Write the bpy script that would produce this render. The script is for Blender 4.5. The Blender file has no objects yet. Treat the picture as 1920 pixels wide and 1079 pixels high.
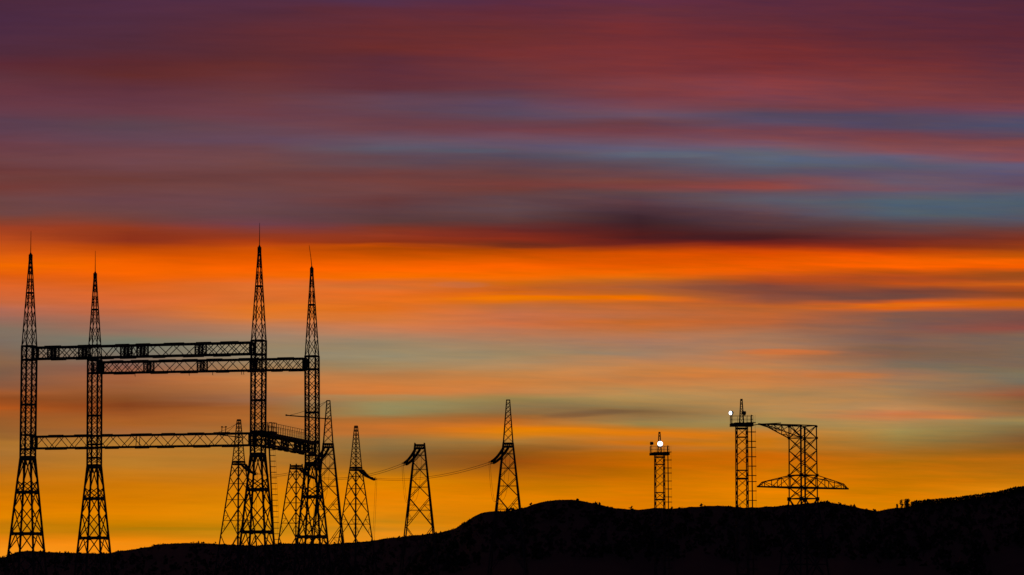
import bpy, math, random
from mathutils import Vector, Matrix
random.seed(7)
R = math.radians
scene = bpy.context.scene
COL = scene.collection

# ------------------------------------------------------------------ camera
FPX = 6260.0                      # focal length in pixels of the 1920 wide photograph
PITCH = math.atan(615.5 / FPX)
CAMZ = 2.0
cd = bpy.data.cameras.new('camera')
cd.sensor_width = 36.0
cd.lens = 36.0 * FPX / 1920.0
cd.clip_start = 0.5
cd.clip_end = 120000.0
cam = bpy.data.objects.new('camera', cd)
COL.objects.link(cam)
cam.location = (0, 0, CAMZ)
cam.rotation_euler = (math.pi / 2 + PITCH, 0, 0)
scene.camera = cam
scene.render.resolution_x = 1024
scene.render.resolution_y = 575

# ------------------------------------------------------------------ view
scene.view_settings.view_transform = 'Standard'
scene.view_settings.look = 'None'
scene.view_settings.exposure = 0.0
scene.view_settings.gamma = 1.0
scene.view_settings.use_curve_mapping = False

# ------------------------------------------------------------------ sun (just under the ridge, behind the hills)
sd = bpy.data.lights.new('sun', 'SUN')
sd.energy = 0.06
sd.angle = R(0.53)
sd.color = (1.0, 0.5, 0.2)
sun = bpy.data.objects.new('sun', sd)
COL.objects.link(sun)
SUN_EL, SUN_AZ = R(0.6), R(-1.0)
sun_dir = Vector((math.sin(SUN_AZ) * math.cos(SUN_EL), math.cos(SUN_AZ) * math.cos(SUN_EL), math.sin(SUN_EL)))
sun.rotation_euler = sun_dir.to_track_quat('Z', 'Y').to_euler()

# ------------------------------------------------------------------ sky (world)
def lin(h):
    r = []
    for i in (0, 2, 4):
        c = int(h[i:i + 2], 16) / 255.0
        r.append(c / 12.92 if c <= 0.04045 else ((c + 0.055) / 1.055) ** 2.4)
    return (r[0], r[1], r[2], 1.0)

# cloud layers seen along nine bearings; each list is height : colour (height counted downwards, 6260 units = 1 radian)
SKY = [
 (0, '0:4c2a3e 35:4a2a41 65:4d2b40 100:522c3c 120:5c2a34 145:5e323c 170:663540 200:663946 225:5c3e4e 245:5e3f50 270:6a3d46 300:6e4246 322:6c3a3a 335:6e3e3c 350:753c38 375:6c4444 400:6e4442 412:84402f 425:a04024 445:b4481c 470:cc5414 500:f26a00 515:e05e0e 540:dd6428',
     '540:dd6428 565:c8683e 580:b06a54 600:9a6c5c 620:82705f 640:7c6c60 680:8a6448 700:7c5c48 720:8a5a40 737:a0582c 750:944c20 768:b0561c 790:9a5c2a 810:94602e 830:b0742e 850:a87030 870:b0702a 890:be7218 920:cc7608 950:de7e00 968:e48400 983:c27808 1000:cc7e08 1016:ec8410 1030:f49018 1050:f89820'),
 (240, '0:502c42 50:502c3e 90:522b38 115:5c2a30 140:622c2c 160:5e303a 185:643744 210:663a44 235:5c4450 260:624452 285:6e4248 310:70464c 335:6c3c38 355:6e4242 375:6c444a 400:6c4444 415:764038 430:90381e 450:88301a 465:b44408 485:e45a00 510:f86400 525:e8620c 540:dc6420',
     '540:dc6420 560:dc6830 580:cc6a3c 600:ac6c50 620:96705e 635:7c7866 650:72786a 670:7c7264 690:8a5c4c 710:a2603c 735:9a5c34 750:8a4e26 765:80401c 780:9c5424 800:b06428 815:a0663a 830:b07830 850:b8782c 870:ba7c2a 890:c47818 910:cc7608 940:d87c00 965:e08200 985:c47c00 1000:bc7808 1015:ec8608 1025:f48c10'),
 (480, '0:522d42 30:562c3a 60:5e2c34 100:5c2c32 125:662e2e 150:663236 180:683a40 215:6c3e48 245:674652 262:64485a 280:6a454c 310:704646 330:6c4040 350:6e4444 375:6b4549 400:66454a 420:70404a 430:803e3c 440:903a24 455:a83c14 466:cc5008 480:d85400 505:fc6400 520:f46808 532:dc6c2c 540:dc6e2c',
     '540:dc6e2c 560:dc7030 580:e47420 600:dc7830 615:b87c58 630:9c8068 650:968468 670:94846a 690:a07c54 710:c47c44 730:b87440 750:9a6848 765:a4602c 785:b0682c 800:a06430 820:b0783a 845:b47c30 870:b47428 890:c87818 920:d88008 950:e08804 975:e48c08 990:c98208 1005:c18210 1018:ec8c10'),
 (720, '0:52304a 20:5e2c38 50:642c32 90:6e2e2e 110:5c2c36 140:602f3a 165:5f303a 185:644250 205:644554 225:6a404a 245:6a404a 262:685060 278:5c5868 292:604650 308:604850 325:703e3c 345:724240 362:6c4242 375:643838 390:5c3c40 412:5c3c3c 425:7c3424 440:943820 455:883014 461:c04c04 470:a84404 485:d05400 505:ff6600 520:f87000 527:dc6c2c 540:d87030',
     '540:d87030 550:e66c20 580:e0701e 600:d87838 615:cc7c50 630:b08060 645:988468 670:988a6c 690:a48860 705:b87c48 720:d08040 735:d87c38 745:b88048 755:98885a 775:948858 785:a86c34 800:c4702c 812:c07030 822:9c7440 840:84683c 855:886030 875:9c6824 890:bc7410 905:e08400 930:e48000 960:e48608 978:c88010 985:dc8810 993:cc8418 1005:ec9018'),
 (960, '0:5a2c40 25:642c38 60:6a2e30 100:743032 130:703438 160:683640 178:60404e 195:5c465c 210:58485c 225:64404c 240:72404a 255:6e4c5c 275:625266 292:564c5c 310:5e444e 330:684040 345:743c38 358:6c3c38 370:624448 395:62484c 415:5c3a3a 432:682824 450:8c2e1a 460:6c2c1c 471:b04404 485:d05400 500:fc6200 515:f86a00 528:d46810 540:ca621c',
     '540:ca621c 548:cc601c 554:e06800 560:f07800 566:e07010 572:c06c38 590:c4704a 610:cc7044 625:bc7854 645:a88060 665:a08864 680:ac8860 700:c0844c 720:cc8040 738:c48048 750:98804c 765:90784c 780:946838 790:ac6428 800:d07420 808:e88000 818:cc7c18 830:a87838 850:905618 870:904a0e 890:b86609 915:cc7600 935:dc7e00'),
 (1200, '0:642e42 20:66303c 50:722e34 100:783236 130:7a3438 155:7e3c40 180:7c3c42 200:744654 215:6c5060 230:683e46 245:723f48 262:705060 280:645c74 295:5c5c6c 308:5c4c58 325:684448 340:78443e 350:784040 362:5c4448 380:5c3c44 400:402830 420:3c2228 440:4c1c1c 455:64201c 466:b04008 475:d45000 495:e45800 512:ec6200 524:d86a0c 532:b86028 540:a85c34',
     '540:a85c34 550:c06420 557:e87000 563:f07000 570:c06428 590:bc6c40 605:c8682c 620:bc7040 640:ac785c 665:9c8068 675:b0805c 690:c8844c 710:c47c44 735:b88c54 750:ac8a54 765:907448 775:80603c 785:947448 798:988048 805:b87424 815:e87c08 825:c87828 832:d87404 840:b8702c 850:bc6607 870:c46600 890:c06a00 920:d47600 950:dc7a00'),
 (1440, '0:5c2c3e 40:602c38 65:6a2c34 100:782e30 130:743036 155:843c42 180:80404a 200:744048 215:54485e 232:584a62 245:70404a 262:7c4852 275:785464 288:5c6070 310:586070 325:5c5060 340:844442 352:884644 362:60505c 378:5c5864 395:624850 415:583c40 435:4c2a2c 450:481c20 460:7c2418 468:b83c0c 478:e05000 495:ec5a00 508:e85c04 518:c05018 528:a8481e 536:7c4438 540:804638',
     '540:804638 550:844a3c 562:90503a 575:b8602c 590:c06532 610:b8653a 630:a87556 650:a8795a 662:c07946 672:b8754a 690:b88152 705:d07d42 720:cc8146 740:b8854e 770:b48952 790:a08952 800:a88146 810:cc7d26 825:c87512 840:c07418 855:c86604 880:d47204 910:e47e00 940:e48200'),
 (1680, '0:582a3c 50:5c2a38 90:642c34 120:743034 145:783638 175:803c3e 198:703c48 215:54485e 240:54485e 252:74404a 270:80484c 285:845058 297:605c74 312:585a6c 325:645468 345:685868 358:74505c 366:605868 378:50606e 400:505c6c 415:5c484e 430:603c3c 450:682c28 465:802c1a 475:c04408 485:f05c00 498:ff6200 508:b85010 520:b04a20 533:c05018 540:9c4c28',
     '540:9c4c28 548:744238 562:70463c 570:e06008 578:dc6414 588:845848 605:7c594e 625:84554a 640:7c6156 660:885d4c 670:80614e 690:806d5c 705:a07152 725:9c7956 745:a88156 770:c08956 780:d0794a 790:b08552 810:a0894e 830:98793e 850:a86a1c 870:b46a09 890:c06e04 915:c47200 940:dc7e00'),
 (1910, '0:50283a 60:5a2836 120:642e38 160:6c343c 190:7a3c42 205:704254 220:584a62 240:4c4c66 255:5c4458 265:7c4446 285:804a52 300:844c54 310:645a74 330:625268 345:644c60 365:585c6c 385:4c5c6c 410:585460 425:64403e 445:783020 465:983c14 480:b85008 490:f06000 500:ec5c00 512:a04c18 525:a44c1c 535:d06014 540:b85018',
     '540:b85018 548:8c4420 558:9c4c24 566:d86010 574:d06010 584:805044 600:764d46 618:904d42 630:7c6152 660:7c6552 685:7a6556 700:7c715a 722:7c6b56 740:9c593a 755:82613e 775:986d46 790:9c8552 805:846f46 825:7e5932 850:905a18 865:b4660e 885:b46a0e 905:cc7609 920:e4860e'),
]

WISPS = [
 (1470, 661, 110, 6, 0.01, 0.75, 'd07038'), (1290, 700, 150, 10, 0.0, 0.5, 'd0803c'), (1590, 706, 90, 7, 0.0, 0.6, 'c87438'),
 (1745, 782, 95, 6, 0.03, 0.6, 'd47c40'), (1100, 777, 90, 7, -0.06, 0.7, '78583c'), (1010, 768, 120, 12, 0.0, 0.35, '8c7450'),
 (760, 763, 110, 11, 0.0, 0.35, '988c5e'), (700, 745, 160, 5, 0.0, 0.4, '9c8c60'), (980, 561, 150, 4, 0.0, 0.6, 'f07a00'),
 (1700, 573, 140, 4, -0.015, 0.7, 'e46c14'), (1560, 575, 60, 4, -0.02, 0.5, 'b45c28'), (1440, 546, 190, 8, 0.03, 0.45, '7c4638'),
 (1640, 556, 110, 8, 0.0, 0.5, '6c463e'), (1600, 620, 170, 14, 0.03, 0.35, '7c6050'), (1720, 660, 150, 12, 0.06, 0.4, '745e48'),
 (1780, 690, 130, 10, 0.05, 0.35, '7c6c50'), (1600, 600, 60, 5, 0.0, 0.3, 'a06040'), (1150, 605, 130, 5, 0.01, 0.4, 'cc6c2c'),
 (1040, 552, 130, 4, 0.0, 0.35, 'b86030'), (860, 535, 60, 7, 0.0, 0.45, 'c87048'), (560, 575, 120, 6, 0.0, 0.35, 'e47a24'),
 (420, 575, 90, 9, 0.0, 0.3, 'e0722c'), (330, 760, 120, 6, 0.0, 0.3, '7c3c1c'), (360, 712, 90, 5, 0.01, 0.35, 'b06838'),
 (1290, 400, 260, 12, 0.05, 0.35, '4c3038'), (1100, 385, 150, 10, 0.10, 0.3, '54383e'), (1330, 445, 220, 7, 0.0, 0.45, '3c1c20'),
 (1010, 462, 90, 5, 0.0, 0.5, '64281c'), (760, 461, 70, 3, 0.02, 0.5, '9c3c10'), (850, 440, 120, 6, 0.03, 0.35, '7c2c20'),
 (1400, 351, 130, 4, 0.01, 0.4, '944640'), (880, 283, 100, 5, 0.0, 0.4, '505c6c'), (1240, 290, 120, 7, 0.0, 0.35, '5c6c80'),
 (1500, 300, 160, 7, 0.02, 0.3, '58647c'), (1780, 400, 160, 9, 0.0, 0.3, '50646c'), (1300, 820, 60, 5, 0.0, 0.4, 'e07c10'),
 (1050, 808, 100, 5, 0.0, 0.45, 'e88400'), (900, 806, 120, 4, 0.0, 0.4, 'e07c10'), (1010, 842, 90, 8, 0.0, 0.4, '80501c'),
 (430, 805, 60, 5, 0.0, 0.3, 'b86c28'), (330, 993, 150, 4, 0.0, 0.4, 'a07808'), (1380, 745, 120, 10, 0.0, 0.25, 'b8905c'),
]
def build_world():
    w = bpy.data.worlds.new('World')
    scene.world = w
    w.use_nodes = True
    nt = w.node_tree
    nt.nodes.clear()
    N, L = nt.nodes.new, nt.links.new

    def put(sock, v):
        if isinstance(v, (int, float)):
            sock.default_value = v
        elif isinstance(v, tuple):
            sock.default_value = v
        else:
            L(v, sock)

    def m(op, a, b=0.0, c=None):
        n = N('ShaderNodeMath')
        n.operation = op
        put(n.inputs[0], a)
        put(n.inputs[1], b)
        if c is not None:
            put(n.inputs[2], c)
        return n.outputs[0]

    def mr(v, a, b, c=0.0, d=1.0, kind='LINEAR'):
        n = N('ShaderNodeMapRange')
        n.interpolation_type = kind
        n.clamp = True
        put(n.inputs['Value'], v)
        n.inputs['From Min'].default_value = a
        n.inputs['From Max'].default_value = b
        n.inputs['To Min'].default_value = c
        n.inputs['To Max'].default_value = d
        return n.outputs['Result']

    def mix(f, a, b, mode='MIX'):
        n = N('ShaderNodeMix')
        n.data_type = 'RGBA'
        n.blend_type = mode
        put(n.inputs[0], f)
        put(n.inputs[6], a)
        put(n.inputs[7], b)
        return n.outputs[2]

    def noise(vec, scale, detail=3.0, rough=0.5):
        n = N('ShaderNodeTexNoise')
        L(vec, n.inputs['Vector'])
        n.inputs['Scale'].default_value = scale
        n.inputs['Detail'].default_value = detail
        n.inputs['Roughness'].default_value = rough
        return n.outputs['Fac']

    def comb(x, y, z=0.0):
        n = N('ShaderNodeCombineXYZ')
        put(n.inputs[0], x)
        put(n.inputs[1], y)
        put(n.inputs[2], z)
        return n.outputs[0]

    tc = N('ShaderNodeTexCoord')
    sp = N('ShaderNodeSeparateXYZ')
    L(tc.outputs['Generated'], sp.inputs[0])
    az = m('ARCTAN2', sp.outputs[0], sp.outputs[1])          # bearing, 0 = towards the afterglow
    el = m('ARCSINE', sp.outputs[2])                          # height over the horizon
    U = m('MULTIPLY_ADD', az, FPX, 960.0)
    bow = m('MINIMUM', m('MULTIPLY', m('MULTIPLY', az, az), 0.5), 0.03)
    V = m('MULTIPLY_ADD', m('MULTIPLY', el, m('ADD', bow, 1.0033)), -FPX, 1155.5)
    # long wind-drawn streaks bend the layers a little
    V_t = m('SUBTRACT', V, m('MULTIPLY', U, 0.05))
    n1 = noise(comb(m('MULTIPLY', U, 1 / 420.0), m('MULTIPLY', V_t, 1 / 50.0)), 1.0, 2.0)
    n2 = noise(comb(m('MULTIPLY', U, 1 / 170.0), m('MULTIPLY', V, 1 / 13.0), 4.0), 1.0, 3.0, 0.55)
    Vw = m('ADD', V, m('MULTIPLY', m('SUBTRACT', n1, 0.5), 20.0))
    Vw = m('ADD', Vw, m('MULTIPLY', m('SUBTRACT', n2, 0.5), 9.0))

    def ramp(spec, lo, hi):
        n = N('ShaderNodeValToRGB')
        e = n.color_ramp
        e.interpolation = 'LINEAR'
        st = [s.split(':') for s in spec.split()]
        st = [(min(1, max(0, (float(a) - lo) / (hi - lo))), lin(c)) for a, c in st]
        while len(st) > 32:                        # a ramp holds 32 stops: drop the one the others explain best
            def err(k):
                (p0, c0), (p1, c1), (p2, c2) = st[k - 1:k + 2]
                t = (p1 - p0) / (p2 - p0)
                return sum(abs(c0[j] * (1 - t) + c2[j] * t - c1[j]) for j in range(3)) * (p2 - p0)
            st.pop(min(range(1, len(st) - 1), key=err))
        e.elements[0].position = st[0][0]
        e.elements[0].color = st[0][1]
        e.elements[1].position = st[-1][0]
        e.elements[1].color = st[-1][1]
        for p, c in st[1:-1]:
            x = e.elements.new(p)
            x.color = c
        L(mr(Vw, lo, hi), n.inputs['Fac'])
        return n.outputs['Color']

    half = m('GREATER_THAN', Vw, 540.0)
    prev = None
    for i, (x, a, b) in enumerate(SKY):
        c = mix(half, ramp(a, 0, 540), ramp(b, 540, 1080))
        prev = c if prev is None else mix(mr(U, SKY[i - 1][0], x), prev, c)
    col = prev
    # separate wisps of cloud: bearing, height, half length, half thickness, slope, strength, colour
    n5 = noise(comb(m('MULTIPLY', U, 1 / 90.0), m('MULTIPLY', V, 1 / 10.0), 2.0), 1.0, 3.0, 0.6)
    for x, y, rx, ry, sl, op, c in WISPS:
        du = m('SUBTRACT', U, float(x))
        dv = m('SUBTRACT', m('SUBTRACT', V, float(y)), m('MULTIPLY', du, sl))
        a = m('POWER', m('DIVIDE', du, float(rx)), 2.0)
        b_ = m('POWER', m('DIVIDE', dv, float(ry)), 2.0)
        q = m('ADD', m('ADD', a, b_), m('MULTIPLY', m('SUBTRACT', n5, 0.5), 1.6))
        col = mix(mr(q, 0.0, 1.3, op, 0.0, 'SMOOTHSTEP'), col, lin(c))
    # cloud texture: faint drawn-out fibres
    n3 = noise(comb(m('MULTIPLY', U, 1 / 110.0), m('MULTIPLY', V, 1 / 7.0), 9.0), 1.0, 3.0, 0.6)
    n4 = noise(comb(m('MULTIPLY', U, 1 / 300.0), m('MULTIPLY', V, 1 / 28.0), 15.0), 1.0, 3.0, 0.5)
    g = m('ADD', m('MULTIPLY', m('SUBTRACT', n3, 0.5), 0.13), m('MULTIPLY', m('SUBTRACT', n4, 0.5), 0.26))
    g = m('ADD', g, 1.0)
    gv = N('ShaderNodeVectorMath')
    gv.operation = 'SCALE'
    L(col, gv.inputs[0])
    L(g, gv.inputs['Scale'])
    col = gv.outputs[0]
    # fine slanting filaments, some warmer and some greyer than their layer
    tilt = m('SUBTRACT', V, m('MULTIPLY', U, 0.035))
    n6 = noise(comb(m('MULTIPLY', U, 1 / 140.0), m('MULTIPLY', tilt, 1 / 11.0), 21.0), 1.0, 4.0, 0.62)
    k = m('MULTIPLY', m('SUBTRACT', n6, 0.5), mr(U, 300.0, 1500.0, 0.20, 0.62))
    tint = comb(m('ADD', 1.0, k), m('MULTIPLY_ADD', k, 0.25, 1.0), m('MULTIPLY_ADD', k, -0.7, 1.0))
    tv = N('ShaderNodeVectorMath')
    tv.operation = 'MULTIPLY'
    L(col, tv.inputs[0])
    L(tint, tv.inputs[1])
    col = tv.outputs[0]
    # rest of the dusk sky: the glow dies out sideways and upwards into deep violet
    rest = mix(mr(el, 0.0, R(60), kind='SMOOTHSTEP'), (0.008, 0.007, 0.016, 1), (0.003, 0.004, 0.011, 1))
    side = mr(m('ABSOLUTE', az), R(11), R(50), 1.0, 0.0, 'SMOOTHSTEP')
    up = mr(el, R(11.5), R(38), 1.0, 0.0, 'SMOOTHSTEP')
    sky = mix(m('MULTIPLY', side, up), rest, col)
    ns = N('ShaderNodeTexSky')
    ns.sky_type = 'NISHITA'
    ns.sun_disc = False
    ns.sun_elevation = SUN_EL
    ns.sun_rotation = SUN_AZ
    bg = N('ShaderNodeBackground')
    L(sky, bg.inputs['Color'])
    bg.inputs['Strength'].default_value = 1.0
    out = N('ShaderNodeOutputWorld')
    L(bg.outputs[0], out.inputs['Surface'])
    nt.nodes.remove(ns)

build_world()

# ------------------------------------------------------------------ helpers
CP, SP = math.cos(PITCH), math.sin(PITCH)
def ray(px, py):
    u, v = (px - 960) / FPX, (539.5 - py) / FPX
    return Vector((u, CP - v * SP, SP + v * CP))
def locate(px, py, z):
    """ground position of an upright thing whose point at height z is seen at px, py"""
    r = ray(px, py)
    t = (z - CAMZ) / r.z
    return Vector((r.x * t, r.y * t, 0))

def mat(name, base, rough=0.7, metal=0.0, var=0.35, scale=3.0, emit=None, strength=0.0):
    mt = bpy.data.materials.new(name)
    mt.use_nodes = True
    nt = mt.node_tree
    b = nt.nodes['Principled BSDF']
    tc = nt.nodes.new('ShaderNodeTexCoord')
    nz = nt.nodes.new('ShaderNodeTexNoise')
    nz.inputs['Scale'].default_value = scale
    nz.inputs['Detail'].default_value = 5
    nt.links.new(tc.outputs['Object'], nz.inputs['Vector'])
    rp = nt.nodes.new('ShaderNodeValToRGB')
    rp.color_ramp.elements[0].position = 0.3
    rp.color_ramp.elements[1].position = 0.7
    rp.color_ramp.elements[0].color = tuple(c * (1 - var) for c in base) + (1,)
    rp.color_ramp.elements[1].color = tuple(min(1, c * (1 + var)) for c in base) + (1,)
    nt.links.new(nz.outputs['Fac'], rp.inputs['Fac'])
    nt.links.new(rp.outputs['Color'], b.inputs['Base Color'])
    b.inputs['Roughness'].default_value = rough
    b.inputs['Metallic'].default_value = metal
    if emit:
        b.inputs['Emission Color'].default_value = emit + (1,)
        b.inputs['Emission Strength'].default_value = strength
    return mt

M = {
    'steel': mat('weathered_steel', (0.10, 0.095, 0.09), 0.75, 0.0),
    'dark_steel': mat('dark_painted_steel', (0.06, 0.06, 0.065), 0.7),
    'cable': mat('aluminium_conductor', (0.12, 0.12, 0.12), 0.6, 0.3),
    'glass_disc': mat('insulator_disc', (0.07, 0.05, 0.04), 0.45),
    'concrete': mat('concrete', (0.25, 0.24, 0.22), 0.9),
    'ground': mat('dry_grass_ground', (0.05, 0.048, 0.03), 0.95, scale=0.05),
    'hill': mat('wooded_hillside', (0.026, 0.03, 0.018), 0.95, scale=0.01),
    'leaf': mat('dark_foliage', (0.04, 0.05, 0.025), 0.8, scale=0.5),
    'bark': mat('bark', (0.09, 0.07, 0.05), 0.9),
    'lamp_lit': mat('lit_lamp_glass', (0.8, 0.85, 0.9), 0.3, emit=(0.80, 0.88, 1.0), strength=3.0),
    'lamp_off': mat('unlit_lamp_glass', (0.12, 0.12, 0.13), 0.2),
    'housing': mat('blue_grey_lamp_housing', (0.10, 0.14, 0.28), 0.5),
}

class MB:
    def __init__(s):
        s.v, s.f = [], []
    def bar(s, a, b, w=0.1, h=None):
        a, b = Vector(a), Vector(b)
        d = b - a
        if d.length < 1e-6:
            return
        d.normalize()
        up = Vector((0, 0, 1)) if abs(d.z) < 0.95 else Vector((0, 1, 0))
        x = d.cross(up).normalized()
        y = x.cross(d).normalized()
        h = w if h is None else h
        n = len(s.v)
        for p in (a, b):
            for i, j in ((-1, -1), (1, -1), (1, 1), (-1, 1)):
                s.v.append(p + x * (w / 2 * i) + y * (h / 2 * j))
        s.f += [(n, n + 1, n + 2, n + 3), (n + 7, n + 6, n + 5, n + 4)]
        for k in range(4):
            l = (k + 1) % 4
            s.f.append((n + k, n + 4 + k, n + 4 + l, n + l))
    def poly(s, pts, w=0.1):
        for a, b in zip(pts, pts[1:]):
            s.bar(a, b, w)
    def tube(s, pts, rad, k=6):
        pts = [Vector(p) for p in pts]
        if isinstance(rad, (int, float)):
            rad = [rad] * len(pts)
        n0 = len(s.v)
        for i, p in enumerate(pts):
            d = (pts[min(i + 1, len(pts) - 1)] - pts[max(i - 1, 0)]).normalized()
            up = Vector((0, 0, 1)) if abs(d.z) < 0.9 else Vector((0, 1, 0))
            x = d.cross(up).normalized()
            y = x.cross(d).normalized()
            for j in range(k):
                t = 2 * math.pi * j / k
                s.v.append(p + (x * math.cos(t) + y * math.sin(t)) * rad[i])
        for i in range(len(pts) - 1):
            for j in range(k):
                l = (j + 1) % k
                a = n0 + i * k
                s.f.append((a + j, a + k + j, a + k + l, a + l))
        s.f.append(tuple(n0 + j for j in range(k)))
        s.f.append(tuple(n0 + (len(pts) - 1) * k + j for j in reversed(range(k))))
    def box(s, c, sx, sy, sz, rz=0.0):
        c = Vector(c)
        q = Matrix.Rotation(rz, 3, 'Z')
        n = len(s.v)
        for k in (-1, 1):
            for i, j in ((-1, -1), (1, -1), (1, 1), (-1, 1)):
                s.v.append(c + q @ Vector((sx / 2 * i, sy / 2 * j, sz / 2 * k)))
        s.f += [(n + 3, n + 2, n + 1, n), (n + 4, n + 5, n + 6, n + 7)]
        for k in range(4):
            l = (k + 1) % 4
            s.f.append((n + k, n + l, n + 4 + l, n + 4 + k))
    def build(s, name, m, parent=None, **kw):
        me = bpy.data.meshes.new(name)
        me.from_pydata([tuple(v) for v in s.v], [], s.f)
        me.materials.append(m)
        me.update()
        o = bpy.data.objects.new(name, me)
        COL.objects.link(o)
        if parent:
            o.parent = parent
        for k, v in kw.items():
            o[k] = v
        return o

def empty(name, loc, rz=0.0, label=None, cat=None, group=None):
    o = bpy.data.objects.new(name, None)
    COL.objects.link(o)
    o.location = loc
    o.rotation_euler = (0, 0, rz)
    if label:
        o['label'] = label
    if cat:
        o['category'] = cat
    if group:
        o['group'] = group
    return o

def copy_tree(o, parent=None):
    c = o.copy()
    COL.objects.link(c)
    c.parent = parent
    for ch in [x for x in COL.objects if x.parent == o]:
        copy_tree(ch, c)
    return c

# ------------------------------------------------------------------ ground
g = MB()
n = 96
RG = 60000.0
rings = [0, 30, 120, 400, 900, 2000, 5000, 14000, RG]
g.v.append(Vector((0, 0, 0)))
for r in rings[1:]:
    for i in range(n):
        t = 2 * math.pi * i / n
        g.v.append(Vector((r * math.cos(t), r * math.sin(t), 0)))
for i in range(n):
    g.f.append((0, 1 + i, 1 + (i + 1) % n))
for k in range(len(rings) - 2):
    for i in range(n):
        a = 1 + k * n
        g.f.append((a + i, a + n + i, a + n + (i + 1) % n, a + (i + 1) % n))
g.build('ground', M['ground'], kind='structure')

# ------------------------------------------------------------------ hills
def interp(pts, x):
    if x <= pts[0][0]:
        return pts[0][1]
    for (a, ya), (b, yb) in zip(pts, pts[1:]):
        if x <= b:
            t = (x - a) / (b - a)
            t = t * t * (3 - 2 * t) * 0.4 + t * 0.6
            return ya + (yb - ya) * t
    return pts[-1][1]

from mathutils import noise as mn
def crest(pts, dist, x):
    """crest point for a bearing given as picture column x"""
    y = interp(pts, x) + 1.2 * (mn.noise(Vector((x / 14.0, dist, 0))))
    el = (1155 - y) / FPX
    az = (x - 960) / FPX
    zc = max(0.0, math.tan(max(el, 0)) * dist + CAMZ) if el > 0 else 0.0
    return az, zc

forest = MB()
def clump(c, r, h, nq, size, mb):
    for _ in range(nq):
        a = random.uniform(0, 2 * math.pi)
        rr = math.sqrt(random.random())
        zz = random.random()
        w = math.sin(math.pi * (0.15 + 0.8 * zz)) ** 0.7
        p = c + Vector((math.cos(a) * r * rr * w, math.sin(a) * r * rr * w, zz * h))
        q = Vector([random.gauss(0, 1) for _ in range(3)]).normalized()
        x = q.orthogonal().normalized() * size * random.uniform(0.6, 1.3)
        y = q.cross(x).normalized() * size * random.uniform(0.6, 1.3)
        n = len(mb.v)
        mb.v += [p - x - y, p + x - y * 0.6, p + x * 0.7 + y, p - x * 0.8 + y * 0.8]
        mb.f.append((n, n + 1, n + 2, n + 3))

def hill(name, pts, dist, x0, x1, step=4.0, trees=True, wood=None):
    rows = [0.42, 0.5, 0.58, 0.66, 0.74, 0.82, 0.88, 0.93, 0.97, 0.99, 1.0, 1.01, 1.03, 1.07, 1.13, 1.25]
    mb = MB()
    nx = int((x1 - x0) / step) + 1
    for i in range(nx):
        x = x0 + i * step
        az, zc = crest(pts, dist, x)
        for s in rows:
            d = dist * s
            if s <= 1:
                k = (s - 0.42) / 0.58
                z = zc * k ** 1.35
                z += 0.05 * zc * mn.noise(Vector((x / 90.0, s * 9, 3))) * k * (1 - k) * 4
            else:
                k = max(0.0, 1 - (s - 1) / 0.25)
                z = zc * k
            mb.v.append(Vector((math.sin(az) * d, math.cos(az) * d, z - (1.5 if s not in (1.0,) else 0))))
    nr = len(rows)
    for i in range(nx - 1):
        for j in range(nr - 1):
            a = i * nr + j
            mb.f.append((a, a + nr, a + nr + 1, a + 1))
    o = mb.build(name, M['hill'], kind='structure')
    for p in o.data.polygons:
        p.use_smooth = True
    if trees:
        x = max(x0, -260)
        px = dist / FPX
        while x < min(x1, 2180):
            az, zc = crest(pts, dist, x)
            s = random.uniform(0.992, 1.004)
            big = random.random() ** 3
            big *= 0.5 + max(0, mn.noise(Vector((x / 35.0, 7, dist)))) * 1.4
            h = px * (1.8 + 3.0 * big)
            forest_base = Vector((math.sin(az) * dist * s, math.cos(az) * dist * s, zc * s - px * 1.2 - 0.8))
            clump(forest_base, h * random.uniform(0.5, 0.9), h, 14, px * 0.55, forest)
            if wood and x > wood[0]:
                for _ in range(2):
                    s = random.uniform(0.985, 1.001)
                    hh = px * wood[1] * random.uniform(0.8, 1.0) * (1 + 0.12 * mn.noise(Vector((x / 9.0, 1, 2))))
                    fb = Vector((math.sin(az) * dist * s, math.cos(az) * dist * s, zc * s - 1.5))
                    clump(fb, px * 2.4, hh, 30, px * 0.9, forest)
            x += random.uniform(0.7, 1.8)
        for _ in range(900):
            x = random.uniform(max(x0, -260), min(x1, 2180))
            az, zc = crest(pts, dist, x)
            s = random.uniform(0.7, 0.98)
            k = (s - 0.42) / 0.58
            clump(Vector((math.sin(az) * dist * s, math.cos(az) * dist * s, zc * k ** 1.35 - 2.5)), 4.0, 8.0, 10, 1.6, forest)

LEFT = [(-900, 1010), (-400, 1045), (-150, 1046), (0, 1049), (20, 1047), (32, 1041), (42, 1037), (60, 1035.5), (84, 1036), (100, 1038), (150, 1039),
        (205, 1040), (225, 1036), (250, 1033), (280, 1028), (300, 1023), (350, 1020), (400, 1021), (450, 1024), (480, 1025),
        (520, 1021.5), (560, 1020.5), (620, 1021.5), (680, 1017.5), (740, 1009.5), (780, 1005), (820, 1001), (900, 996), (1050, 1020), (1300, 1150)]
MIDDLE = [(700, 1155), (790, 1040), (822, 1001), (850, 994), (870, 982), (893, 968), (903, 963), (922, 960.5), (950, 960), (968, 957), (985, 953),
          (1003, 946), (1030, 940.5), (1060, 938.5), (1085, 940), (1110, 945), (1150, 954), (1180, 957), (1210, 957), (1225, 954),
          (1260, 956), (1290, 953), (1340, 950), (1400, 954), (1450, 952), (1480, 949), (1530, 944.5), (1552, 945), (1580, 949),
          (1612, 956), (1640, 961.5), (1700, 975), (1800, 1010), (1950, 1155)]
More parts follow.
